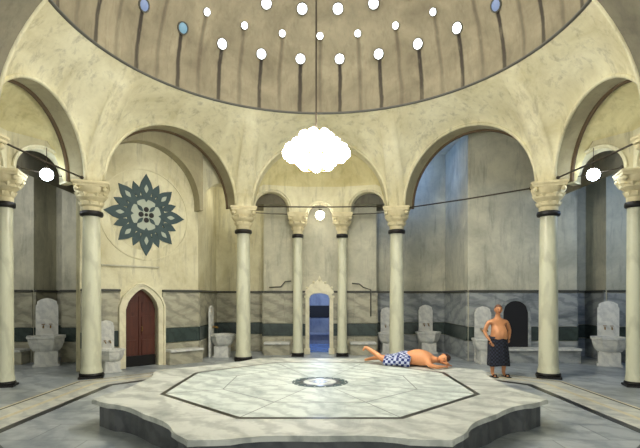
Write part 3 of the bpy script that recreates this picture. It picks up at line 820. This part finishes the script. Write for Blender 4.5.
def hand(bm, wrist, dirv, palmn, side, curl=.5, s=1.0):
    """palm and five fingers added as skinned chains"""
    d = Vector(dirv).normalized(); n = Vector(palmn).normalized(); x = d.cross(n).normalized()*side; w = Vector(wrist)
    chains = [[(tuple(w), (.026*s, .02*s)), (tuple(w+d*.04*s), (.036*s, .018*s)), (tuple(w+d*.085*s), (.04*s, .016*s))]]
    b2 = skinned(chains); tmp = bpy.data.meshes.new('t'); b2.to_mesh(tmp); b2.free(); bm.from_mesh(tmp)
    for i, (off, ln) in enumerate(((.028, .07), (.01, .08), (-.009, .075), (-.027, .058))):
        p = w+d*.075*s+x*off*s; q = p; cc = [(tuple(p), .009*s)]
        ang = 0
        for j in range(3):
            ang += curl*(.35+.3*j); q = q+(d*math.cos(ang)+n*math.sin(ang))*ln*s*(.45, .32, .26)[j]; cc.append((tuple(q), (.0085-.001*j)*s))
        b2 = skinned([cc]); b2.to_mesh(tmp); b2.free(); bm.from_mesh(tmp)
    p = w+d*.025*s+x*.025*s; cc = [(tuple(p), .012*s), (tuple(p+(d*.5+x*.8)*.03*s), .0105*s), (tuple(p+(d*.9+x*.7+n*.3)*.055*s), .009*s)]
    b2 = skinned([cc]); b2.to_mesh(tmp); b2.free(); bm.from_mesh(tmp)
def head_mesh(bm, c, up, fwd, s=1.0):
    """head with face: centre c, up and forward vectors"""
    up = Vector(up).normalized(); fwd = Vector(fwd); fwd = (fwd-up*fwd.dot(up)).normalized(); rt = fwd.cross(up)
    Mx = Matrix.Translation(c) @ Matrix((rt, fwd, up)).transposed().to_4x4() @ Matrix.Scale(s, 4)
    b2 = bmesh.new(); bmesh.ops.create_uvsphere(b2, u_segments=24, v_segments=18, radius=1)
    for v in b2.verts:
        x, y, z = v.co; w = .077*(1-.16*max(0, -z)**1.2*1.3); dpt = .096*(1-.08*max(0, -z))
        X, Y, Z = x*w, y*dpt, z*.118
        if y > 0:
            Y -= .012*max(0, -z)**2
            # brow, eye sockets, cheeks, chin
            for ex in (-.03, .03):
                g = math.exp(-((X-ex)**2+(Z-.004)**2)/.00022); Y -= .008*g
            Y += .006*math.exp(-((Z-.028)**2)/.0002)*math.exp(-(X**2)/.002)
            Y += .012*math.exp(-((Z+.095)**2)/.0006)*math.exp(-(X**2)/.0009)
        v.co = (X, Y, Z)
    # nose, lips, ears, neck plug, eyes
    bmesh.ops.create_cone(b2, segments=8, radius1=.019, radius2=.006, depth=.05, cap_ends=True, matrix=Matrix.Translation((0, .092, -.016)) @ Matrix.Rotation(.35, 4, 'X'))
    for x in (-.03, .03): ball(b2, (x, .078, .004), .012, 8)
    ball(b2, (0, .085, -.055), .022, 10, (1.1, .5, .28)); ball(b2, (0, .083, -.065), .018, 10, (1, .5, .3))
    for x in (-.08, .08): ball(b2, (x, -.005, -.005), .03, 10, (.35, .6, 1.05))
    b2.transform(Mx); tmp = bpy.data.meshes.new('t'); b2.to_mesh(tmp); b2.free(); bm.from_mesh(tmp)
    return Mx
def hair_mesh(Mx, zc=.035, full=True, name='hair', m=None, parent=None):
    b2 = bmesh.new(); bmesh.ops.create_uvsphere(b2, u_segments=24, v_segments=16, radius=1)
    for v in b2.verts:
        x, y, z = v.co; v.co = (x*.087, y*.105-.004, z*.13)
    bmesh.ops.delete(b2, geom=[v for v in b2.verts if v.co.z < zc-.09*max(0, -v.co.y)/.1 - (0 if v.co.y > 0 else .03) or (v.co.y > .05 and v.co.z < .062)], context='VERTS')
    for v in b2.verts: v.co += Vector((random.uniform(-.002, .002),)*3)
    b2.transform(Mx); return obj(name, b2, m, parent, True)
# standing bather
man = thing('person', 'bare-chested standing bather in a dark checked wrap, hands at his hips', 'person', (4.4, 11.5, 0), .18); man.scale = (1.14, 1.1, 1.0)
V = lambda *a: tuple(a)
pel = V(0, 0, .93)
ch_ = [
 [(pel, (.175, .135)), (V(0, -.05, 1.04), (.19, .185)), (V(0, -.055, 1.13), (.19, .185)), (V(0, -.01, 1.26), (.175, .135)), (V(0, .005, 1.34), (.15, .112)), (V(0, .01, 1.41), (.105, .085)), (V(0, .01, 1.47), (.062, .06)), (V(0, .005, 1.52), (.055, .056)), (V(0, 0, 1.57), (.055, .058))],
 [(pel, (.175, .135)), (V(-.095, 0, .82), (.092, .095)), (V(-.11, -.01, .5), .062), (V(-.12, .02, .3), .054), (V(-.12, .02, .09), .036), (V(-.125, -.05, .035), (.036, .028)), (V(-.14, -.15, .025), (.036, .02))],
 [(pel, (.175, .135)), (V(.095, 0, .82), (.092, .095)), (V(.12, -.04, .5), .062), (V(.13, -.02, .3), .054), (V(.13, 0, .09), .036), (V(.135, -.07, .035), (.036, .028)), (V(.15, -.17, .025), (.036, .02))],
 [(V(0, .005, 1.34), (.15, .112)), (V(-.12, .008, 1.36), .085), (V(-.19, .01, 1.355), .066), (V(-.235, .02, 1.3), .05), (V(-.29, .05, 1.12), .042), (V(-.27, -.03, .99), .034), (V(-.235, -.1, .9), .026)],
 [(V(0, .005, 1.34), (.15, .112)), (V(.12, .008, 1.36), .085), (V(.19, .01, 1.355), .066), (V(.24, .02, 1.3), .05), (V(.32, .07, 1.13), .042), (V(.28, .02, .99), .034), (V(.225, -.05, .92), .026)]]
bm = skinned(ch_)
hand(bm, (-.235, -.1, .9), (.25, -.25, -.9), (.8, .3, 0), -1, .5)
hand(bm, (.225, -.05, .92), (-.3, -.3, -.85), (-.8, .3, 0), 1, .5)
for x in (-.075, .075): ball(bm, (x, -.118, 1.29), .011, 8, (1, .5, 1))
Mx = head_mesh(bm, Vector((0, -.02, 1.655)), (0, -.05, 1), (-.25, -1, -.05), 1.02)
body = obj('body', bm, M['skin'], man, True); body.data.name = 'body'
hair_mesh(Mx, m=M['hair'], parent=man)
def face_bits(Mx, parent, hc, moust=False):
    b2 = bmesh.new()
    for x in (-.03, .03):
        for j in range(5): ball(b2, (x-.014+.007*j, .093-.0006*j*abs(j-2), .026+.002*(2-abs(j-2))), .0055, 6)
    if moust:
        for j in range(7): ball(b2, (-.024+.008*j, .094, -.043-.0015*abs(j-3)), .0075, 6)
    b2.transform(Mx); obj('eyebrows', b2, hc, parent, True)
    b2 = bmesh.new()
    for x in (-.03, .03): ball(b2, (x, .0865, .004), .0065, 8)
    b2.transform(Mx); obj('eyes', b2, M['black'], parent, True)
    b2 = bmesh.new(); ball(b2, (0, .09, -.06), .022, 8, (1, .5, .3)); b2.transform(Mx); obj('lips', b2, M['lips'], parent, True)
face_bits(Mx, man, M['hair'], True)
# wrap: folded cloth tube
def wrapcloth(profile, seg=48, folds=9, amp=.012):
    bm = bmesh.new(); R_ = []
    for z, rx, ry, cx, cy in profile:
        ring = []
        for i in range(seg):
            a = 2*PI*i/seg; k_ = 1+amp/max(rx, .01)*math.sin(folds*a+z*3)*(1.2-z)
            ring.append(bm.verts.new((cx+rx*k_*math.cos(a), cy+ry*k_*math.sin(a), z+.012*math.sin(3*a))))
        R_.append(ring)
    for A, B in zip(R_, R_[1:]):
        for i in range(seg): bm.faces.new((A[i], A[(i+1) % seg], B[(i+1) % seg], B[i]))
    return bm
bm = wrapcloth([(.99, .185, .165, 0, -.012), (1.01, .2, .18, 0, -.015), (.96, .208, .18, 0, -.01), (.85, .222, .175, 0, 0), (.7, .228, .175, 0, -.01), (.5, .24, .175, .005, -.015), (.32, .25, .18, .01, -.01), (.28, .245, .175, .01, -.01), (.3, .225, .155, .01, -.01)])
obj('checked_wrap', bm, M['wrap'], man, True)
for s, x, y in ((-1, -.135, -.075), (1, .145, -.095)):
    bm = bmesh.new(); box(bm, x, y, .012, .1, .27, .022, .01); tube(bm, [(x-.05, y-.03, .02), (x-.03, y-.04, .07), (x+.03, y-.04, .07), (x+.05, y-.03, .02)], .014, 8)
    obj('sandal', bm, M['dark'], man, True)
# lying bather (face down, resting on folded arms)
fa, ha = Vector((1.06, 11.05)), Vector((2.8, 10.1)); dv = (ha-fa).normalized(); rzl = math.atan2(dv.y, dv.x)
ly = thing('person', 'bather lying on the platform edge, a blue and white towel over his hips', 'person', (fa.x, fa.y, HS), rzl); ly.scale = (1.13, 1.13, 1.13)
# local: +x to the head, y sideways, z up; platform top z=0
pl = V(.92, 0, .135)
ch_ = [
 [(pl, (.17, .13)), (V(1.06, 0, .17), (.2, .17)), (V(1.2, 0, .185), (.21, .185)), (V(1.33, 0, .165), (.2, .165)), (V(1.42, 0, .14), (.13, .1)), (V(1.49, 0, .15), (.06, .06)), (V(1.55, 0, .17), (.055, .055))],
 [(pl, (.17, .13)), (V(.8, .1, .11), .1), (V(.48, .15, .085), .072), (V(.3, .14, .11), .058), (V(.1, .12, .07), .036), (V(.03, .12, .05), .034), (V(-.06, .13, .03), (.036, .022))],
 [(pl, (.17, .13)), (V(.8, -.1, .11), .1), (V(.48, -.12, .09), .072), (V(.3, -.1, .2), .058), (V(.12, -.08, .3), .038), (V(.05, -.08, .33), .034), (V(.0, -.09, .25), (.034, .022))],
 [(V(1.33, 0, .165), (.2, .165)), (V(1.4, .2, .13), .06), (V(1.5, .33, .08), .048), (V(1.63, .3, .05), .04), (V(1.72, .14, .045), .03)],
 [(V(1.33, 0, .165), (.2, .165)), (V(1.4, -.2, .13), .06), (V(1.48, -.34, .08), .048), (V(1.6, -.3, .05), .04), (V(1.68, -.14, .045), .03)]]
bm = skinned(ch_)
hand(bm, (1.72, .14, .045), (.1, -1, 0), (0, 0, -1), 1, .1); hand(bm, (1.68, -.14, .045), (.1, 1, 0), (0, 0, -1), -1, .1)
Mx = head_mesh(bm, Vector((1.66, 0, .19)), (1, 0, .1), (.1, -.85, -.25), 1.0)
obj('body', bm, M['skin2'], ly, True)
hair_mesh(Mx, m=M['hair2'], parent=ly); face_bits(Mx, ly, M['hair2'])
bm = bmesh.new(); R_ = []
for i in range(15):
    x = .5+.56*i/14; r = lerp(.2, .2, i/14); hgt = .21+.07*math.exp(-((x-.9)/.16)**2)+(.0 if x > .6 else -.02)
    ring = []
    for j in range(25):
        a = PI*j/24; y = .27*math.cos(a)*(1+.03*math.sin(5*x*9)); z = .012+(hgt)*math.sin(a)**.75+.006*math.sin(18*x+4*a)
        ring.append(bm.verts.new((x+.01*math.sin(3*a), y, max(z, .006))))
    R_.append(ring)
for A, B in zip(R_, R_[1:]):
    for j in range(24): bm.faces.new((A[j], A[j+1], B[j+1], B[j]))
tw = obj('towel', bm, M['wrap2'], ly, True)
s_ = tw.modifiers.new('t', 'SOLIDIFY'); s_.thickness = .008
# ------------------------------------------------------------------ light
def area(loc, rot, sx, sy, e, c):
    l = bpy.data.lights.new('area', 'AREA'); l.shape = 'RECTANGLE'; l.size = sx; l.size_y = sy; l.energy = e; l.color = c
    o = bpy.data.objects.new('daylight_area', l); o.location = loc; o.rotation_euler = rot; C.objects.link(o); return o
def point(loc, e, c, r=.2):
    l = bpy.data.lights.new('lamp', 'POINT'); l.energy = e; l.color = c; l.shadow_soft_size = r  # light data of the unseen lights
    o = bpy.data.objects.new('unseen_light', l); o.location = loc; C.objects.link(o); return o
area((0, CY, 11.2), (0, 0, 0), 3.5, 3.5, 500, (1, .96, .86))
point((0, 18.3, 2.3), 110, (.6, .74, 1), .15)
# unseen lights: blue pair read off bluish walls, left pair added to fill
point((3.0, 15.9, 6.2), 55, (.22, .42, 1), .3)
point((-3.0, 15.9, 5.4), 22, (1, .95, .8), .25)
point((8.6, 11.5, 4.7), 110, (.36, .56, 1), .25)
point((-8.6, 11.5, 5.0), 90, (.9, .92, 1), .25)
w = bpy.data.worlds.new('world'); bpy.context.scene.world = w; w.use_nodes = True
w.node_tree.nodes['Background'].inputs[0].default_value = (.95, .95, .9, 1); w.node_tree.nodes['Background'].inputs[1].default_value = 1.3
# ------------------------------------------------------------------ camera
cam = bpy.data.cameras.new('camera'); co = bpy.data.objects.new('camera', cam); C.objects.link(co)
co.location = (0, 0, 1.97); co.rotation_euler = (PI/2, 0, 0)
cam.sensor_width = 36; cam.lens = 36*465/640; cam.shift_y = 73/640; cam.clip_start = .05
sc = bpy.context.scene; sc.camera = co
vs = sc.view_settings; vs.view_transform = 'Standard'; vs.look = 'None'; vs.gamma = 1; vs.use_curve_mapping = False; vs.exposure = .17
